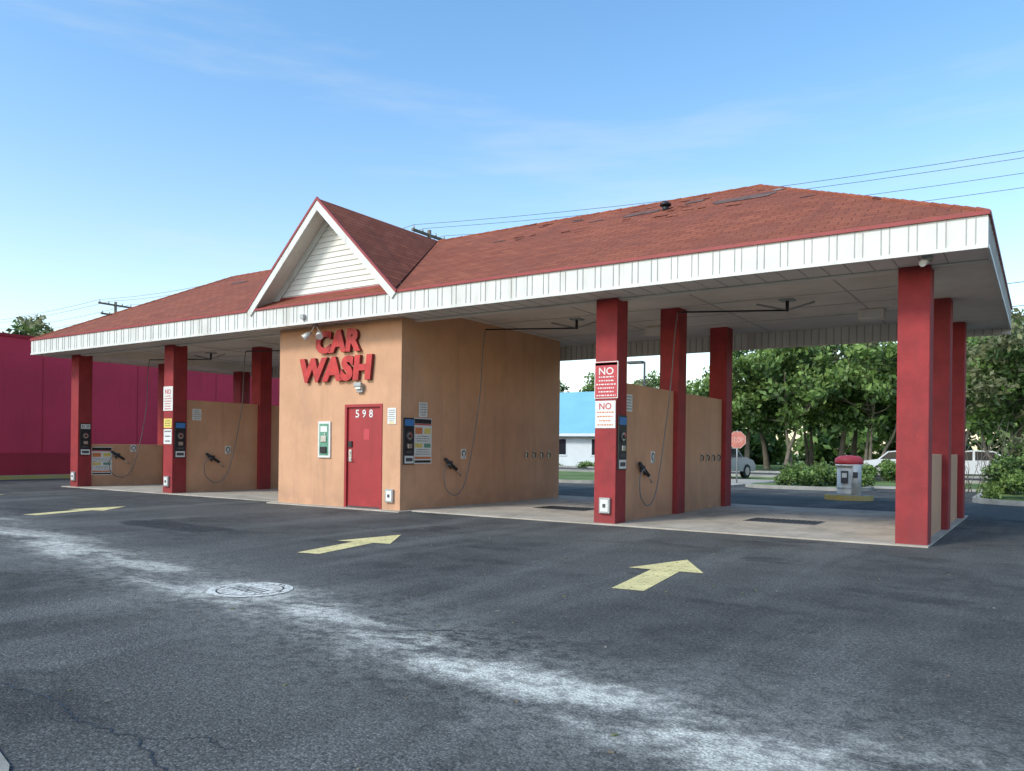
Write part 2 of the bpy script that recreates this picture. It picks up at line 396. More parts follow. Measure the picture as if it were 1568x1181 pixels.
# gable -----------------------------------------------------------------
mb=MB()
YG=BY0-.05
def hw(z): return GW*(ZR-z)/(ZR-ZE)
z=ZE+.18; h=.115
while z<ZR-.12:
    z2=min(z+h,ZR-.02); a=hw(z);b2=hw(z2)
    mb.face([(CX-a,YG-.018,z),(CX+a,YG-.018,z),(CX+b2,YG,z2),(CX-b2,YG,z2)],SIDING)
    mb.face([(CX-a,YG,z),(CX+a,YG,z),(CX+a,YG-.018,z),(CX-a,YG-.018,z)],SEAM)
    z=z2
mb.box(CX-1.8,CX+1.8,YG-.03,YG-.019,ZE+.2,ZE+.27,DRIP)
mb.obj('gable_siding',building)
mb=MB()
n=Vector((ZR-ZE,0,GW)).normalized()
for sgn in(-1,1):
    nn=Vector((n.x*sgn,0,n.z))
    top=Vector((CX,0,ZR)); ft=Vector((CX+sgn*GW,0,ZE)); d=(ft-top).normalized()
    ft=ft+d*.05
    w=.15
    inn_top=Vector((CX,0,ZR-w/nn.z)); inn_ft=ft-nn*w; 
    for (y0,y1) in ((YF-.035,YF+.0),):
        q=[top,ft,inn_ft,inn_top]
        V=[(p.x,y0,p.z) for p in q]+[(p.x,y1,p.z) for p in q]
        mb.raw(V,[(0,1,2,3),(7,6,5,4),(0,4,5,1),(1,5,6,2),(2,6,7,3)],WHITE)
    s0=top-Vector((0,0,.05/nn.z)); s1=ft-nn*.05
    mb.face([(s0.x,YF,s0.z),(s1.x,YF,s1.z),(s1.x,YG-.001,s1.z),(s0.x,YG-.001,s0.z)],SOFF)
    q=[s0,s1,s1-nn*.12,s0-Vector((0,0,.12/nn.z))]
    mb.raw([(p.x,YG-.05,p.z) for p in q]+[(p.x,YG-.02,p.z) for p in q],[(0,1,2,3),(3,2,6,7)],WHITE)
    q=[top+Vector((0,0,.06)),ft+nn*.045,ft-nn*.005,top-Vector((0,0,.005))]
    V=[(p.x,YF-.05,p.z) for p in q]+[(p.x,YF-.005,p.z) for p in q]
    mb.raw(V,[(0,1,2,3),(7,6,5,4),(0,4,5,1),(1,5,6,2),(2,6,7,3)],DRIP)
mb.obj('gable_rake_trim',building)

# walls -------------------------------------------------------------------
mb=MB()
dx0,dx1,dz=-11.97,-10.93,2.12
t_=.2
mb.box(BX0,dx0,BY0,BY0+t_,0,ZS+.05,STUCCO); mb.box(dx1,BX1,BY0,BY0+t_,0,ZS+.05,STUCCO); mb.box(dx0,dx1,BY0,BY0+t_,dz,ZS+.05,STUCCO)
mb.box(BX1-t_,BX1-.0,BY0+t_,BY1,0,ZC,STUCCO); mb.box(BX0,BX0+t_,BY0+t_,BY1,0,ZC,STUCCO); mb.box(BX0+t_,BX1-t_,BY1-t_,BY1,0,ZC,STUCCO)
mb.obj('equipment_room_walls',building)
mb=MB()
for x,h in((B,2.42),(C,2.42),(A,1.25),(D,1.25)):
    mb.box(x-.1,x+.1,12.395,14.705,0,h,STUCCO,None,.012); mb.box(x-.1,x+.1,15.095,17.505,0,h,STUCCO,None,.012)
    mb.box(x-.098,x+.098,14.70,15.10,0,h-.02,STUCCO)
mb.obj('bay_divider_walls',building)
mb=MB()
for x in(A,B,C,D):
    for y in(12.2,14.9,17.7):
        h=ZS if (x in(A,D) or y<13) else ZC
        mb.box(x-.2,x+.2,y-.2,y+.2,-.02,h,REDP,None,.012)
mb.obj('columns',building)
mb=MB()
mb.box(dx0+.06,dx1-.06,BY0+.03,BY0+.08,.02,dz-.06,DOORR,None,.004)
mb.box(dx0,dx0+.058,BY0-.015,BY0+.1,0,dz,DOORR); mb.box(dx1-.058,dx1,BY0-.015,BY0+.1,0,dz,DOORR); mb.box(dx0+.059,dx1-.059,BY0-.015,BY0+.1,dz-.058,dz,DOORR)
Fm=frame_front((dx0+dx1)/2,BY0+.03,0)
mb.box(-.42,-.34,.95,1.2,.001,.02,STEEL,Fm,.004); mb.tube([Fm@Vector((-.38,1.0,.02)),Fm@Vector((-.38,1.0,.07)),Fm@Vector((-.28,1.0,.07))],.012,STEEL)
mb.tube([Fm@Vector((-.38,1.14,.015)),Fm@Vector((-.38,1.14,.035))],.025,STEEL,12)
mb.box(-.43,-.33,1.25,1.37,.001,.03,BLACK,Fm)
mb.box(-.02,.14,1.40,1.62,.001,.003,PRED,Fm)
for i,ch in enumerate('598'): text_fit(mb,ch,-.2+.19*i,1.93,.10,.16,.003,PWHITE,Fm,.004,.01)
mb.box(-.45,.45,.03,.05,.001,.03,DGREY,Fm)
mb.obj('door',building)
mb=MB()
Fm=frame_front(0,BY0-.035,0)
text_fit(mb,'CAR',-12.14,3.43,1.30,.48,.0,LETTER,Fm,.045,.062,LEDGE,.10,1.08)
text_fit(mb,'WASH',-12.22,2.86,2.12,.52,.0,LETTER,Fm,.045,.062,LEDGE,.10,1.08)
mb.obj('car_wash_lettering',building)

# slab --------------------------------------------------------------------
mb=MB()
mb.box(-23.6,-1.28,11.88,18.5,-.05,.022,CONC)
mb.box(BX0-.15,BX1+.15,11.5,11.879,-.05,.02,CONC)
for x in (-3.85,-8.3,-16.3,-20.9):
    mb.box(x-.62,x+.62,14.1,14.9,.0225,.026,DGREY)
    for i in range(13): mb.box(x-.58+i*.092,x-.54+i*.092,14.14,14.86,.0265,.032,RUSTY)
    mb.box(x-.6,x+.6,14.49,14.52,.033,.036,RUSTY)
slab=mb.obj('wash_bay_slab',building)

# ---------------------------------------------------------------- signs & equipment
def sign_board(name,Mx,w,h,bg,elems):
    mb=MB(); mb.box(-w/2,w/2,-h/2,h/2,.004,.010,bg,Mx)
    for el in elems:
        if el[0]=='t': _,s,cx,cy,tw,th,mt=el; text_fit(mb,s,cx*w,cy*h,tw*w,th*h,.0125,mt,Mx,.0008,.012)
        elif el[0]=='r': _,cx,cy,rw,rh,mt=el; mb.box((cx-rw/2)*w,(cx+rw/2)*w,(cy-rh/2)*h,(cy+rh/2)*h,.0105,.0118,mt,Mx)
        elif el[0]=='l':
            _,y0,y1,n,mt=el
            for i in range(n):
                yy=y0+(y1-y0)*i/max(1,n-1); ww=random.uniform(.55,.85)
                x=-ww/2
                while x<ww/2:
                    l=random.uniform(.04,.12); mb.box(x*w,min(x+l,ww/2)*w,yy*h-.2*abs(y1-y0)*h/n,yy*h+.2*abs(y1-y0)*h/n,.012,.0128,mt,Mx); x+=l+.035
    return mb.obj(name)
NOE=[('r',0,.0,.94,.96,PRED),('t','NO',0,.24,.62,.2,PWHITE),('l',.08,-.42,6,PWHITE),('r',0,.43,.93,.07,PWHITE)]
NO2=[('t','NO',0,.30,.6,.24,PRED),('l',.08,-.38,4,PORG)]
sign_board('warning_sign',frame_front(B+.01,12.0,2.43),.44,.62,PWHITE,NOE)
sign_board('warning_sign',frame_front(B-.0,12.0,1.85),.38,.46,PWHITE,NO2)
sign_board('warning_sign',frame_front(C,12.0,2.43),.40,.62,PWHITE,[('t','NO',0,.28,.62,.2,PRED),('l',.10,-.42,6,PRED)])
sign_board('notice_sign',frame_front(C,12.0,1.80),.34,.24,PYEL,[('l',.25,-.25,3,DGREY)])
sign_board('notice_sign',frame_front(C,12.0,1.46),.34,.38,PWHITE,[('l',.35,-.3,3,DGREY)])
def coin_panel(Mx,price=None):
    mb=MB()
    mb.box(-.15,.15,-.46,.46,.002,.03,BLACK,Mx,.004)
    mb.box(-.13,.13,.30,.43,.031,.034,PBLUE if not price else PWHITE,Mx)
    if price: text_fit(mb,price,0,.365,.22,.09,.036,BLACK,Mx,.001,.01)
    mb.tube([Mx@Vector((0,.1,.03)),Mx@Vector((0,.1,.045))],.095,DGREY,24)
    mb.tube([Mx@Vector((0,.1,.045)),Mx@Vector((0,.1,.048))],.07,STEEL,24)
    mb.tube([Mx@Vector((0,.1,.048)),Mx@Vector((0,.1,.07))],.035,BLACK,16)
    mb.box(-.008,.008,.1,.17,.071,.078,PRED,Mx)
    mb.box(-.06,.06,-.14,-.05,.031,.06,STEEL,Mx,.006); mb.box(-.1,.1,-.24,-.19,.031,.036,DGREY,Mx)
    mb.box(-.13,.13,-.44,-.29,.031,.034,PWHITE,Mx); mb.box(-.1,.1,-.40,-.33,.0345,.036,DGREY,Mx)
    return mb.obj('coin_control_panel')
coin_panel(frame_side(BX1,11.92,1.38)); coin_panel(frame_side(B+.2,12.2,1.38)); coin_panel(frame_side(C+.2,12.2,1.38)); coin_panel(frame_side(D+.2,12.2,1.38),'$1.50')
INS=[('r',0,.43,.94,.10,BLACK),('r',-.0,.36,.94,.03,PRED),('r',-.24,.22,.40,.14,PORG),('l',.10,.0,3,DGREY),('r',.25,.22,.36,.12,PYEL),('r',-.24,-.10,.40,.09,PYEL),('r',.25,-.10,.36,.09,PGREEN),('l',-.19,-.29,3,DGREY),('r',0,-.37,.9,.05,PORG),('r',0,-.45,.9,.05,BLACK)]
sign_board('instruction_sign',frame_side(BX1,12.36,1.39),.55,.92,PWHITE,INS)
sign_board('instruction_sign',frame_side(D+.1,12.75,.75),.62,.82,PWHITE,INS)
for xf,y,z in((BX1,12.36,2.02),(B+.1,12.68,2.08),(C+.1,12.75,2.05)):
    sign_board('notice_sign',frame_side(xf,y,z),.26,.3,PWHITE,[('l',.35,-.35,5,HOSE)])
sign_board('notice_sign',frame_front(-10.68,BY0,1.87),.22,.32,PWHITE,[('l',.35,-.3,6,HOSE),('r',0,-.42,.6,.08,PYEL)])
def wand(xf,zc=ZC,low=False):
    mb=MB(); y=13.3
    F_=frame_side(xf,y,0)
    mb.tube([F_@Vector((-.28,1.02,.07)),F_@Vector((.10,.80,.07))],.035,BLACK,10)
    mb.tube([F_@Vector((-.30,1.04,.07)),F_@Vector((-.20,.90,.10)),F_@Vector((-.16,.82,.12))],.022,BLACK)
    mb.tube([F_@Vector((.08,.81,.07)),F_@Vector((.26,.66,.07))],.012,STEEL)
    mb.box(-.14,-.02,.86,.98,.001,.06,DGREY,F_)
    mb.box(.33,.51,1.02,1.24,.004,.012,PWHITE,F_); mb.tube([F_@Vector((.42,1.14,.012)),F_@Vector((.42,1.14,.018))],.07,DGREY,20)
    mb.tube([F_@Vector((.42,1.14,.018)),F_@Vector((.42,1.14,.020))],.045,PWHITE,20); mb.box(.39,.45,1.03,1.10,.0125,.03,STEEL,F_)
    bx=xf+2.1; by=14.9
    mb.box(bx-.12,bx+.12,by-.12,by+.12,zc-.03,zc-.001,GALV)
    mb.tube([(bx,by,zc-.02),(bx,by,zc-.22)],.03,BLACK,10)
    mb.tube([(bx,by,zc-.2),(xf+.35,by-.9,zc-.22)],.016,BLACK,8)
    mb.tube([(bx+.45,by+.15,zc-.06),(bx,by,zc-.2),(bx-.5,by-.22,zc-.08)],.018,GALV,8)
    tip=(xf+.35,by-.9,zc-.22)
    path=[tip,(xf+.30,by-.92,zc-.7),(xf+.22,14.0,2.4),(xf+.15,13.85,1.3),(xf+.12,13.62,.5),(xf+.12,13.3,.26),(xf+.12,12.98,.42),(xf+.12,12.92,.75),(xf+.12,13.08,.92),(xf+.12,13.14,.85)]
    mb.tube(catmull(path,8),.011,HOSE,6)
    return mb.obj('spray_wand_and_hose')
wand(BX1); wand(B+.1); wand(C+.1); wand(D+.1,ZC)
for xf in(BX1,B+.1):
    mb=MB()
    for y in(16.2,16.55,16.9,17.25):
        F_=frame_side(xf,y,1.12)
        mb.box(-.03,.03,-.09,.09,.001,.02,STEEL,F_); mb.tube([F_@Vector((0,.05,.02)),F_@Vector((0,.02,.07)),F_@Vector((0,-.07,.05))],.012,BLACK)
    mb.obj('floor_mat_clips')
mb=MB(); F_=frame_front(-12.55,BY0,1.40)
mb.box(-.18,.18,-.38,.38,.001,.035,PWHITE,F_,.006); mb.box(-.135,.135,-.33,.33,.036,.04,PGREEN,F_)
mb.box(-.10,.10,.16,.28,.041,.044,PWHITE,F_); mb.box(-.08,.08,-.05,.08,.041,.06,STEEL,F_,.004); mb.box(-.09,.09,-.28,-.15,.041,.07,BLACK,F_,.004)
mb.tube([F_@Vector((.05,.12,.04)),F_@Vector((.05,.12,.06))],.02,STEEL,12)
mb.obj('change_machine')
def sbox(Mx,name='electrical_box'):
    mb=MB(); mb.box(-.1,.1,-.13,.13,.001,.05,GALV,Mx,.006); mb.box(-.07,.07,-.1,.1,.051,.056,PWHITE,Mx); mb.box(-.025,.025,-.03,.03,.0565,.066,DGREY,Mx); mb.obj(name)
sbox(frame_front(-10.70,BY0,.30)); sbox(frame_front(B+.02,12.0,.32)); sbox(frame_front(C,12.0,.32))
sbox(frame_front(D+.02,12.0,.32))
mb=MB(); F_=frame_front(-11.52,BY0,2.44)
mb.box(-.08,.08,-.09,.09,.001,.06,GALV,F_,.01); mb.box(-.1,.1,.03,.11,.061,.13,GALV,F_,.01); mb.box(-.07,.07,-.02,.029,.061,.11,PWHITE,F_)
mb.obj('wall_lamp')
mb=MB()
mb.box(-12.72,-12.62,11.12,11.185,3.86,3.95,GALV)
mb.box(-12.72,-12.62,11.47,11.53,3.76,3.799,GALV)
for dx in(-.13,.13):
    c=Vector((-12.67+dx,11.50,3.64))
    mb.tube([(-12.67,11.5,3.80),(-12.67+dx*.5,11.5,3.72),c],.012,PWHITE)
    mb.tube([c,c+Vector((dx*.4,-.05,-.06)),c+Vector((dx*.8,-.1,-.13))],[.03,.06,.075],PWHITE,14)
mb.obj('flood_lamp')
mb=MB()
mb.box(-1.35,-1.23,11.45,11.57,3.74,3.799,GALV,None,.01); mb.tube([(-1.29,11.5,3.74),(-1.33,11.38,3.69)],[.035,.045],PWHITE,14)
mb.obj('security_camera')
for q in(0,-4.5):
    mb=MB(); mb.box(-3.05+q,-2.6+q,16.6,16.9,3.85,4.045,SOFF,None,.02); mb.box(-3.0+q,-2.65+q,16.59,16.599,3.88,4.0,PWHITE); mb.obj('ceiling_lamp')

# ---------------------------------------------------------------- ground
mb=MB(); mb.face([(-600,-600,-.03),(600,-600,-.03),(600,600,-.03),(-600,600,-.03)],GRASS); mb.obj('ground')
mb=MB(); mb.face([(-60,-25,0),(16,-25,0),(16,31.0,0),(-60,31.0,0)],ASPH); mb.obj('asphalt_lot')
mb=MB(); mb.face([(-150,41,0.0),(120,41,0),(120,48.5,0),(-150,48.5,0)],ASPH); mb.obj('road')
def arrow(tail,mid,tip,name='painted_arrow'):
    t0=Vector(tail);m0=Vector(mid);p=Vector(tip); d=(p-t0).normalized(); n=Vector((d.y,-d.x))
    w=.15;hwid=.40
    mb=MB()
    mb.face([(q.x,q.y,.004) for q in (t0-n*w,t0+n*w,m0+n*w,m0-n*w)],YPAINT)
    mb.face([(q.x,q.y,.0045) for q in (m0-n*hwid+d*.005,m0+n*hwid+d*.005,p)],YPAINT)
    mb.obj(name)
arrow((-3.1,6.52),(-3.28,7.80),(-3.40,8.72))
arrow((-7.15,6.42),(-7.42,7.6),(-7.65,8.6))
arrow((-14.65,6.85),(-15.0,8.0),(-15.35,9.0))
arrow((-20.3,7.0),(-20.6,8.2),(-20.9,9.2))
mb=MB(); mc=(-5.71,4.48)
def ring(r0,r1,z,mt,n=40,jit=0):
    for i in range(n):
        a=2*math.pi*i/n;b=2*math.pi*(i+1)/n
        mb.face([(mc[0]+math.cos(a)*r0,mc[1]+math.sin(a)*r0,z),(mc[0]+math.cos(a)*r1,mc[1]+math.sin(a)*r1,z),(mc[0]+math.cos(b)*r1,mc[1]+math.sin(b)*r1,z),(mc[0]+math.cos(b)*r0,mc[1]+math.sin(b)*r0,z)],mt)
ring(0,.27,.008,WPAINT); ring(.27,.285,.006,RUSTY); ring(.285,.36,.007,WPAINT)
ring(0,.27,.004,KERB)
for i in range(-3,4): mb.box(mc[0]+i*.06-.006,mc[0]+i*.06+.006,mc[1]-.10,mc[1]+.06,.0085,.011,RUSTY)
mb.obj('manhole_cover')
mb=MB()
def blob(cx,cy,w,h,z,mt,n=22,ang=0):
    pts=[]
    for i in range(n):
        a=2*math.pi*i/n; rr=.85+.25*random.random(); ca,sa=math.cos(a),math.sin(a); k=max(abs(ca),abs(sa))**.6
        x,y=ca/k*w/2*rr,sa/k*h/2*rr
        pts.append((cx+x*math.cos(ang)-y*math.sin(ang),cy+x*math.sin(ang)+y*math.cos(ang),z))
    mb.face(pts,mt)
blob(-11.2,7.3,2.6,.7,.004,DPATCH)
mb.obj('tar_patch')
mb=MB()
def crack(P,w):
    pts=[]
    for a,b in zip(P[:-1],P[1:]):
        for k in range(8):
            u=k/8; pts.append((a[0]+(b[0]-a[0])*u+random.uniform(-.02,.02),a[1]+(b[1]-a[1])*u+random.uniform(-.02,.02)))
    ws=[w*random.uniform(.4,1.3) for _ in pts]
    for i in range(len(pts)-1):
        a,b=pts[i],pts[i+1]; dx,dy=b[0]-a[0],b[1]-a[1];L=math.hypot(dx,dy) or 1;nx,ny=-dy/L,dx/L
        mb.face([(a[0]-nx*ws[i],a[1]-ny*ws[i],.003),(b[0]-nx*ws[i+1],b[1]-ny*ws[i+1],.003),(b[0]+nx*ws[i+1],b[1]+ny*ws[i+1],.003),(a[0]+nx*ws[i],a[1]+ny*ws[i],.003)],BLACK)
crack([(-5.2,2.05),(-4.5,1.97),(-3.95,2.0),(-3.6,1.9),(-3.2,1.93),(-2.8,1.8),(-2.4,1.75)],.006)
crack([(-3.2,1.93),(-2.95,2.1),(-2.75,2.08)],.003)
crack([(.2,4.2),(.4,5.2),(.3,6.4),(.7,7.6)],.004)
crack([(-3.6,4.15),(-3.35,4.3),(-3.2,4.25)],.005)
mb.obj('asphalt_cracks')
mb=MB(); mb.prism([(-3.25,1.25),(-3.1,1.38),(-3.3,1.48),(-3.6,1.55),(-3.9,1.63),(-6,1.8),(-6,1.0),(-3.2,1.0)],-.01,.012,SANDC); mb.obj('concrete_edge')
mb=MB()
for i in range(110):
    x=random.uniform(-9,2);y=random.uniform(2,10);s=random.uniform(.005,.014); a=random.random()*3
    mb.box(-s,s,-s*.6,s*.6,0,s*.5,random.choice([WOODP,SANDC,LEAFO]),Matrix.Translation((x,y,.001))@Matrix.Rotation(a,4,'Z'))
mb.obj('leaf_litter')

def kerbed(name,poly,mt,h=.12,kw=.15,km=KERB):
    mb=MB(); n=len(poly); c=Vector((sum(p[0] for p in poly)/n,sum(p[1] for p in poly)/n))
    inner=[]
    for p in poly:
        v=Vector(p)-c; inner.append(tuple(c+v*(1-kw/v.length*1.3)))
    for i in range(n):
        a,b=poly[i],poly[(i+1)%n]; ia,ib=inner[i],inner[(i+1)%n]
        mb.face([(a[0],a[1],-.02),(b[0],b[1],-.02),(b[0],b[1],h),(a[0],a[1],h)],km)
        mb.face([(a[0],a[1],h),(b[0],b[1],h),(ib[0],ib[1],h),(ia[0],ia[1],h)],km)
    mb.face([(p[0],p[1],h-.01) for p in inner],mt)
    return mb.obj(name)
def rounded(x0,x1,y0,y1,r=1,n=5):
    P=[]
    for cx,cy,a0 in((x1-r,y0+r,-90),(x1-r,y1-r,0),(x0+r,y1-r,90),(x0+r,y0+r,180)):
        for i in range(n+1):
            a=math.radians(a0+90*i/n); P.append((cx+math.cos(a)*r,cy+math.sin(a)*r))
    return P
kerbed('grass_island',rounded(-30,-13.5,26,30.8,1.2),GRASS)
kerbed('planted_island',rounded(-9.0,-4.8,27.6,30.4,1.2),GRASS)
kerbed('planting_bed',rounded(-1.6,9,23.2,30.8,1.2),GRASS)
mb=MB(); mb.box(-12.9,-9.6,28.2,36,-.05,.012,CONC); mb.box(-60,-12.901,31.4,32.8,-.05,.02,CONC); mb.box(-9.599,60,31.4,32.8,-.05,.02,CONC); mb.obj('pavement')
mb=MB(); mb.box(-150,120,40.8,40.999,-.05,.10,KERB); mb.box(-150,120,48.501,48.7,-.05,.12,KERB); mb.obj('kerb')

mag=empty('magenta_store')
mb=MB(); mb.box(-48,-30,-2,30,0,4.95,MAG)
mb.box(-48.05,-29.95,-2.05,30.05,4.951,5.05,MAGD)
mb.box(-29.999,-29.97,-2,30,0,.9,MAGD)
y=0
while y<30: mb.box(-29.999,-29.99,y,y+.02,.92,4.94,MAGD); y+=3.6
mb.obj('walls',mag)
mb=MB(); mb.box(-29.4,-29.2,-2,30,-.02,.13,YKERB); mb.box(-29.95,-29.4,-2,30,-.02,.12,CONC); mb.obj('kerb_and_footing',mag)

bl=empty('blue_roof_building')
mb=MB(); bx0,bx1,by0,by1=-38,-24.2,45+4.5,58
mb.box(bx0,bx1,by0,by1,0,2.5,BWALL)
for xx in(1.2,4.3):
    mb.box(bx1-xx-1,bx1-xx,by0-.03,by0-.001,.9,2.0,GLASS); mb.box(bx1-xx-1.1,bx1-xx+.1,by0-.05,by0-.031,.8,.9,BWALL)
mb.box(bx1+.001,bx1+.03,51,52.2,.9,2.0,GLASS)
mb.obj('walls',bl)
mb=MB(); o=.6; ym=(by0+by1)/2
E=[(bx0-o,by0-o,2.4),(bx1+o,by0-o,2.4),(bx1+o,by1+o,2.4),(bx0-o,by1+o,2.4)]; R=[(bx0+3,ym,5.7),(bx1-1.2,ym,5.7)]
mb.face([E[0],E[1],R[1],R[0]],BLUER); mb.face([E[1],E[2],R[1]],BLUER); mb.face([E[2],E[3],R[0],R[1]],BLUER); mb.face([E[3],E[0],R[0]],BLUER)
mb.box(bx0-o,bx1+o,by0-o-.02,by0-o,2.2,2.4,BWALL); mb.box(bx1+o,bx1+o+.02,by0-o,by1+o,2.2,2.4,BWALL)
mb.obj('roof',bl)

# ---------------------------------------------------------------- vegetation
def leaves(mb_v,mb_f,mi,centers,per,spread,size,flat=.75):
    for ci,(c,sc,m_) in enumerate(centers):
        n=int(per*sc*sc)
        u=np.random.normal(size=(n,3)); u/=np.linalg.norm(u,axis=1)[:,None]
        rad=spread*sc*(np.random.rand(n)**.45)
        p=u*rad[:,None]*np.array([1,1,flat])+np.array(c)
        a=np.random.normal(size=(n,3)); a/=np.linalg.norm(a,axis=1)[:,None]
        b=np.cross(a,np.random.normal(size=(n,3))); b/=np.linalg.norm(b,axis=1)[:,None]
        s=size*(.6+.8*np.random.rand(n))[:,None]
        q=np.stack([p-a*s,p+b*s*.55,p+a*s,p-b*s*.55],1).reshape(-1,3)
        o=sum(len(x) for x in mb_v)
        mb_v.append(q); idx=np.arange(n*4).reshape(-1,4)+o; mb_f.append(idx)
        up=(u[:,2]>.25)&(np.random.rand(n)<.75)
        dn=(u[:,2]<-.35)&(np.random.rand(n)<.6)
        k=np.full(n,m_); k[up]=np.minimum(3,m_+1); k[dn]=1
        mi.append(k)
def tree_mesh(name,h,cr,th,seed,ncl=38,per=150,spread=.9,size=.16,tr=.16,olive=False,multi=1,skirt=0):
    rnd=random.Random(seed); np.random.seed(seed)
    mb=MB(); tips=[]
    for k in range(multi):
        ox=rnd.uniform(-.3,.3)*(multi>1); oy=rnd.uniform(-.3,.3)*(multi>1)
        lean=Vector((rnd.uniform(-.5,.5)*(1+multi*.3),rnd.uniform(-.4,.4),0))
        P=[Vector((ox,oy,-.1)),Vector((ox,oy,.3))+lean*.1,Vector((ox,oy,th*.55))+lean*.4,Vector((ox,oy,th))+lean*.9,Vector((ox,oy,h*.75))+lean*1.4]
        r=tr/(multi**.4)
        mb.tube(catmull(P,4),[r*(1.3-1.1*i/16) for i in range(17)],BARK,8)
        for j in range(6):
            st=P[2].lerp(P[4],rnd.uniform(.3,.8)); a=rnd.uniform(0,6.28); L=cr*rnd.uniform(.5,.95)
            en=st+Vector((math.cos(a)*L,math.sin(a)*L,rnd.uniform(.4,1.2)*L*.7)); md=st.lerp(en,.5)+Vector((0,0,-.1*L))
            mb.tube(catmull([st,md,en],3),[r*.5,r*.42,r*.36,r*.3,r*.22,r*.16,r*.08],BARK,5)
            tips.append(en)
    cen=[]; zc=(th*.95+h)/2; hz=(h-th*.95)/2
    for i in range(ncl):
        if i<len(tips): c=tips[i]
        else:
            while True:
                v=Vector((rnd.uniform(-1,1),rnd.uniform(-1,1),rnd.uniform(-1,1)))
                if .35<v.length<1: break
            lob=.8+.25*math.sin(3*math.atan2(v.y,v.x)+seed)
            c=Vector((v.x*cr*lob,v.y*cr*lob,zc+v.z*hz*.95))
        if c.z>h-.3: c.z=h-.3
        cen.append((tuple(c),rnd.uniform(.6,1.15),rnd.choice([1,2,2,2,3])))
    vs=[];fs=[];mi=[]
    leaves(vs,fs,mi,cen,per,spread,size)
    V=np.concatenate(vs);F=np.concatenate(fs);K=np.concatenate(mi)
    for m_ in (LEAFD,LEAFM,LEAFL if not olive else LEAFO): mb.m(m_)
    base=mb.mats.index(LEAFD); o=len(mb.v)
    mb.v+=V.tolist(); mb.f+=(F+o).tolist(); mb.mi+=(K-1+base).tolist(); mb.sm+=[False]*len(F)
    ob=mb.obj(name); me=ob.data; bpy.data.objects.remove(ob); return me
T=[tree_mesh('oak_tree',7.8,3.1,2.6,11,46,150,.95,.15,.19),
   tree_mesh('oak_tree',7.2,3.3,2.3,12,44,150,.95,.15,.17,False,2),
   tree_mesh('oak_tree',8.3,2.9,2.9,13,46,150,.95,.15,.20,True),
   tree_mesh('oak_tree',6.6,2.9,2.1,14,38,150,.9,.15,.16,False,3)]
def place(me,name,x,y,s=1,rot=0,sz=None,z=-.03):
    o=bpy.data.objects.new(name,me); COL.objects.link(o); o.location=(x,y,z); o.scale=(s,s,sz or s); o.rotation_euler=(0,0,rot); return o
rows=[(-19.2,51.5,3,1.0),(-16.6,53.0,0,1.15),(-13.6,52.5,1,1.22),(-11.3,56.0,2,1.15),(-9.0,53.6,3,1.25),(-6.8,57.5,0,1.2),(-4.2,54.5,1,1.25),(-1.6,59.0,2,1.2),(.8,55.5,3,1.25),(4,60,0,1.25),(8,57,2,1.25),(12,61,1,1.25),
      (-21,60,3,1.0),(-17.5,61,0,1.2),(-14.5,60.5,1,1.25),(-12,64,2,1.25),(-8.5,63,1,1.35),(-5,65,0,1.3),(-1.5,67,1,1.35),(2.5,68,2,1.3),(-23,66,1,.95),
      (-37,72,1,1.2),(-33,75,0,1.2),(-29,71,3,1.2),(-42,70,2,1.05),(-25.5,76,2,1.0),(-31,68,2,1.0)]
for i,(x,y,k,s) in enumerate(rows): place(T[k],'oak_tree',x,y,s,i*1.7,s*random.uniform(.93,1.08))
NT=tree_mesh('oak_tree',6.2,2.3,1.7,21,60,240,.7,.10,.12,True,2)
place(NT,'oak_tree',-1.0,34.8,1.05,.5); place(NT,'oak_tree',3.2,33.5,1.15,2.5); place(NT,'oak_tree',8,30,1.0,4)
place(T[2],'oak_tree',-53.5,25.0,1.14,1); place(T[1],'oak_tree',-57.5,23.0,1.1,2)
def mass(name,pts,per,spread,size,olive=False):
    mb=MB(); vs=[];fs=[];mi=[]; leaves(vs,fs,mi,pts,per,spread,size,.9)
    V=np.concatenate(vs);F=np.concatenate(fs);K=np.concatenate(mi)
    for m_ in (LEAFD,LEAFM,LEAFL if not olive else LEAFO): mb.m(m_)
    mb.v+=V.tolist(); mb.f+=F.tolist(); mb.mi+=(K-1).tolist(); mb.sm+=[False]*len(F); return mb.obj(name)
pts=[]
for i in range(230):
    x=random.uniform(-75,40); y=84+random.uniform(-4,6)
    pts.append(((x,y,random.uniform(.5,5.5)),random.uniform(.8,1.3),random.choice([1,1,2])))
mass('distant_trees',pts,110,2.0,.42)
def bush(name,x,y,w,h,n,per=220,size=.06,z0=.1,olive=False,sp=.32):
    P=[]
    for i in range(n):
        a=random.random()*6.28; r=math.sqrt(random.random())*w/2; zz=z0+random.random()*(h-sp*.8)*(1-(r/(w/2))**2*.5)
        P.append(((x+math.cos(a)*r,y+math.sin(a)*r,zz+.12),random.uniform(.7,1.15),random.choice([2,2,3,1])))
    return mass(name,P,per,sp,size,olive)
bush('shrub',-7.0,28.8,1.9,.85,22,200,.055); bush('shrub',-5.6,29.3,1.3,.6,10,200,.055)
bush('shrub',-.2,24.7,2.2,1.25,30,240,.05); bush('shrub',1.5,25.2,2.4,1.5,30,240,.05); bush('shrub',-.4,27.2,2.0,1.9,30,200,.05,.1,True); bush('shrub',3.8,25.0,2.6,1.4,26,220,.05)
bush('shrub',-3.6,34.0,1.6,.9,14,200,.06); bush('shrub',-6.0,39.5,2.6,.9,18,180,.07)
for x in (-26.5,-25.4,-29): bush('shrub',x,48.9,.9,.5,8,150,.06,-.05)
mb=MB()
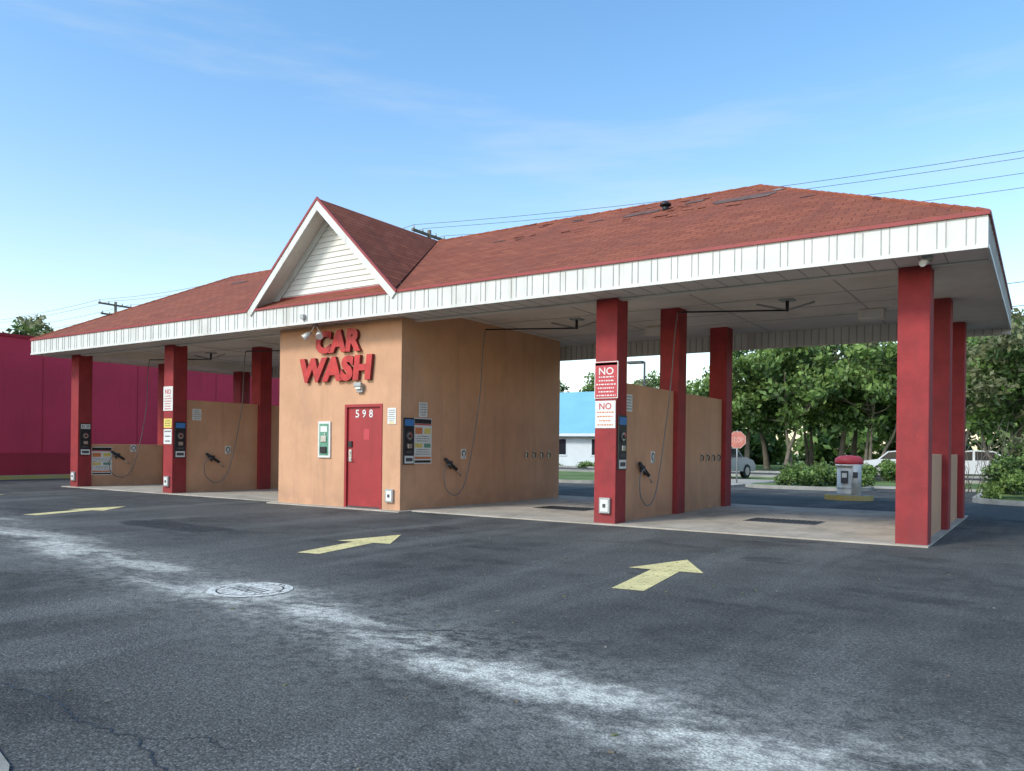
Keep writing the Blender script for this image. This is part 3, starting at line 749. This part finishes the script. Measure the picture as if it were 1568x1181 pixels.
for i in range(50):
    x,y=-1.0+random.uniform(-1,1.8),27.8+random.uniform(-.8,.8); h=random.uniform(1.2,2.6)
    mb.tube([(x,y,.1),(x+random.uniform(-.3,.3),y+random.uniform(-.3,.3),h*.6),(x+random.uniform(-.6,.6),y+random.uniform(-.5,.5),h)],[.015,.01,.004],BARK,4)
mb.obj('bare_shrub')

# ---------------------------------------------------------------- street furniture
vc=empty('vacuum_station',(-4.36,22.75,0))
mb=MB()
mb.prism([(math.cos(a)*.62,math.sin(a)*.52) for a in [i*math.pi/8 for i in range(16)]],-.02,.13,YKERB)
mb.prism([(math.cos(a)*.54,math.sin(a)*.44) for a in [i*math.pi/8 for i in range(16)]],.131,.14,KERB)
mb.obj('base',vc)
VS=mat('brushed_steel_body',(.55,.55,.53),.5,.2,.15,4)
mb=MB()
mb.tube([(0,0,.14),(0,0,.2),(0,0,.95)],[.315,.30,.30],VS,28); mb.tube([(0,0,.3),(0,0,.33)],.306,GALV,28,True,False)
mb.tube([(.22,-.2,.14),(.22,-.2,.93)],.13,VS,18)
mb.box(-.14,.04,-.335,-.27,.45,.78,DGREY,None,.01); mb.box(-.11,.01,-.341,-.336,.60,.72,PWHITE); mb.box(.16,.28,-.345,-.31,.6,.75,DGREY)
mb.obj('steel_canisters',vc)
mb=MB(); mb.tube([(0,0,.955),(0,0,1.0),(0,0,1.1),(0,0,1.17),(0,0,1.19)],[.34,.36,.35,.25,.05],PRED,24); mb.tube([(0,0,.90),(0,0,.95)],.345,PWHITE,24); mb.obj('red_dome',vc)
mb=MB(); mb.tube(catmull([(.1,.3,.8),(.2,.4,.6),(.2,.42,.25),(-.1,.42,.2),(-.25,.38,.5),(-.2,.3,.8)],6),.022,BLACK); mb.obj('suction_hose',vc)
st=empty('stop_sign',(-10.15,31.2,0)); 
mb=MB(); mb.tube([(0,0,-.05),(0,0,2.1)],.03,GALV,8); mb.obj('post',st)
mb=MB(); Rm=Matrix.Rotation(math.radians(15),4,'Z')@frame_front(0,-.035,1.72)
mb.prism([(math.cos(math.radians(22.5+45*i))*.36,math.sin(math.radians(22.5+45*i))*.36) for i in range(8)],0,.004,PFADEW,Rm)
mb.prism([(math.cos(math.radians(22.5+45*i))*.335,math.sin(math.radians(22.5+45*i))*.335) for i in range(8)],.0045,.006,PFADE,Rm)
text_fit(mb,'STOP',0,0,.5,.2,.008,PFADEW,Rm,.001,.0); mb.obj('octagon_plate',st)
sl_=empty('street_lamp',(-17.8,42.2-3,0))
mb=MB(); mb.tube([(0,0,-.05),(0,0,.5),(0,0,6.0)],[.09,.08,.055],DGREY,10); mb.obj('pole',sl_)
mb=MB(); mb.box(-.95,-.1,-.16,.16,5.9,6.05,DGREY,None,.03); mb.tube([(0,0,5.9),(-.4,0,5.98)],.03,DGREY); mb.obj('lamp_head',sl_)
def upole(x,y,h=12.1):
    e_=empty('utility_pole',(x,y,0)); mb=MB(); mb.tube([(0,0,-.1),(0,0,h)],[.16,.10],WOODP,10)
    for z,w in((h-.25,1.3),(h-1.0,1.1)):
        mb.box(-.06,.06,-w,w,z-.06,z+.06,WOODP)
        for k in(-w+.1,-w*.4,w*.4,w-.1): mb.tube([(0,k,z+.06),(0,k,z+.22)],[.05,.03],GALV,8)
    mb.tube([(.25,0,h-2.2),(.25,0,h-1.5)],.2,GALV,12)
    mb.obj('pole_and_crossarms',e_)
poles=[(-90,30,11.9),(-58,33,11.9),(-26.1,31.2,12.3),(14,38.2,13.4),(55,44,13)]
for p in poles: upole(*p)
mb=MB()
for a,b in zip(poles[:-1],poles[1:]):
    for k,dz_,sag in((-1.2,0,.7),(-.4,0,.7),(1.2,0,.8),(0,-1.0,.7),(0,-4.0,1.3),(0,-4.8,1.4),(.0,-5.6,1.5)):
        P=[]
        for i in range(17):
            u=i/16; P.append((a[0]+(b[0]-a[0])*u,a[1]+k+(b[1]-a[1])*u,a[2]+dz_+(b[2]-a[2])*u-sag*4*u*(1-u)))
        mb.tube(P,.011 if dz_>-3 else .016,DGREY,4,True,False)
mb.obj('power_lines')

def car(x,y,rot,body):
    e_=empty('parked_car',(x,y,0)); e_.rotation_euler=(0,0,rot)
    prof=[(-2.2,.35),(-2.25,.6),(-2.15,.85),(-1.5,.95),(-.9,1.38),(-.2,1.46),(.6,1.42),(1.3,1.0),(2.0,.85),(2.25,.62),(2.2,.32)]
    mb=MB(); M_=Matrix(((1,0,0,0),(0,0,1,0),(0,1,0,0),(0,0,0,1)))
    low=[p for p in prof if p[1]<1.05]
    mb.prism(low,-.86,.86,body,M_)
    cab=[(-1.5,.94),(-.92,1.36),(-.2,1.45),(.58,1.41),(1.3,.99)]
    mb.prism(cab,-.72,.72,GLASS,M_)
    roof_=[(-.95,1.37),(-.2,1.46),(.6,1.42),(.55,1.37),(-.2,1.40),(-.9,1.32)]
    mb.prism(roof_,-.73,.73,body,M_)
    for px in((-1.42,-.92,.95,1.38),(-.2,-.2,.96,1.44),(1.2,.6,1.0,1.4)):
        for s_ in(-.735,.705): 
            x0,x1,z0,z1=px; mb.raw([(x0-.05,s_,z0),(x0+.05,s_,z0),(x1+.05,s_,z1),(x1-.05,s_,z1),(x0-.05,s_+.03,z0),(x0+.05,s_+.03,z0),(x1+.05,s_+.03,z1),(x1-.05,s_+.03,z1)],[(0,1,2,3),(7,6,5,4),(0,4,5,1),(1,5,6,2),(2,6,7,3),(3,7,4,0)],body)
    mb.box(-2.26,-2.2,-.8,-.5,.62,.8,PRED); mb.box(-2.26,-2.2,.5,.8,.62,.8,PRED); mb.box(2.2,2.27,.5,.8,.58,.72,PWHITE); mb.box(2.2,2.27,-.8,-.5,.58,.72,PWHITE)
    mb.obj('body',e_)
    mb=MB()
    for wx in(-1.35,1.38):
        for s_ in(-1,1):
            mb.tube([(wx,s_*.66,.33),(wx,s_*.88,.33)],.33,RUBBER,18); mb.tube([(wx,s_*.88,.33),(wx,s_*.89,.33)],.2,STEEL,14)
    mb.obj('wheels',e_)
car(-12.9,36.6,math.radians(80),CARS); car(-2.6,43.6,0.05,CARW); car(-5.9,46.4,math.radians(2),CARW)

# ---------------------------------------------------------------- light, sky, camera
SD=Vector((-.32,-.85,.0)).normalized(); EL=math.radians(38)
sd=Vector((SD.x*math.cos(EL),SD.y*math.cos(EL),math.sin(EL)))
l=bpy.data.lights.new('sun','SUN'); l.energy=2.5; l.angle=math.radians(12); l.color=(1,.94,.85)
so=bpy.data.objects.new('sun',l); COL.objects.link(so); so.rotation_euler=sd.to_track_quat('Z','Y').to_euler()
w=bpy.data.worlds.new('World'); S.world=w; w.use_nodes=True; t=w.node_tree; bg=t.nodes['Background']
sk=t.nodes.new('ShaderNodeTexSky'); sk.sky_type='NISHITA'; sk.sun_disc=False; sk.sun_elevation=EL; sk.sun_rotation=math.atan2(SD.x,SD.y)
sk.air_density=1.0; sk.dust_density=1.2; sk.ozone_density=1.3
tc=N(t,'ShaderNodeTexCoord').outputs['Generated']
sz=N(t,'ShaderNodeSeparateXYZ'); t.links.new(tc,sz.inputs[0])
gain=mix(t,mrange(t,sz.outputs[2],0,.5,0,1),(2.2,2.0,1.75),(1.3,1.78,1.95))
sky=mix(t,1.0,sk.outputs[0],gain,'MULTIPLY')
cl=mrange(t,noise(t,tc,2.0,5,.6,(1.0,1.0,7)),.50,.78,0,.28)
cm=mix(t,cl,sky,(5.6,5.9,6.2))
t.links.new(cm,bg.inputs[0]); bg.inputs[1].default_value=.15
cam=bpy.data.cameras.new('camera'); co=bpy.data.objects.new('camera',cam); COL.objects.link(co)
cam.sensor_width=36; cam.lens=28.0; cam.shift_y=.062; cam.clip_end=3000; cam.clip_start=.05
co.matrix_world=Matrix.Translation((0,0,1.25))@Matrix.Rotation(math.radians(33.8),4,'Z')@Matrix.Rotation(math.radians(90),4,'X')@Matrix.Rotation(math.radians(.7),4,'Z')
S.camera=co
S.view_settings.view_transform='Standard'; S.view_settings.look='None'; S.view_settings.exposure=0
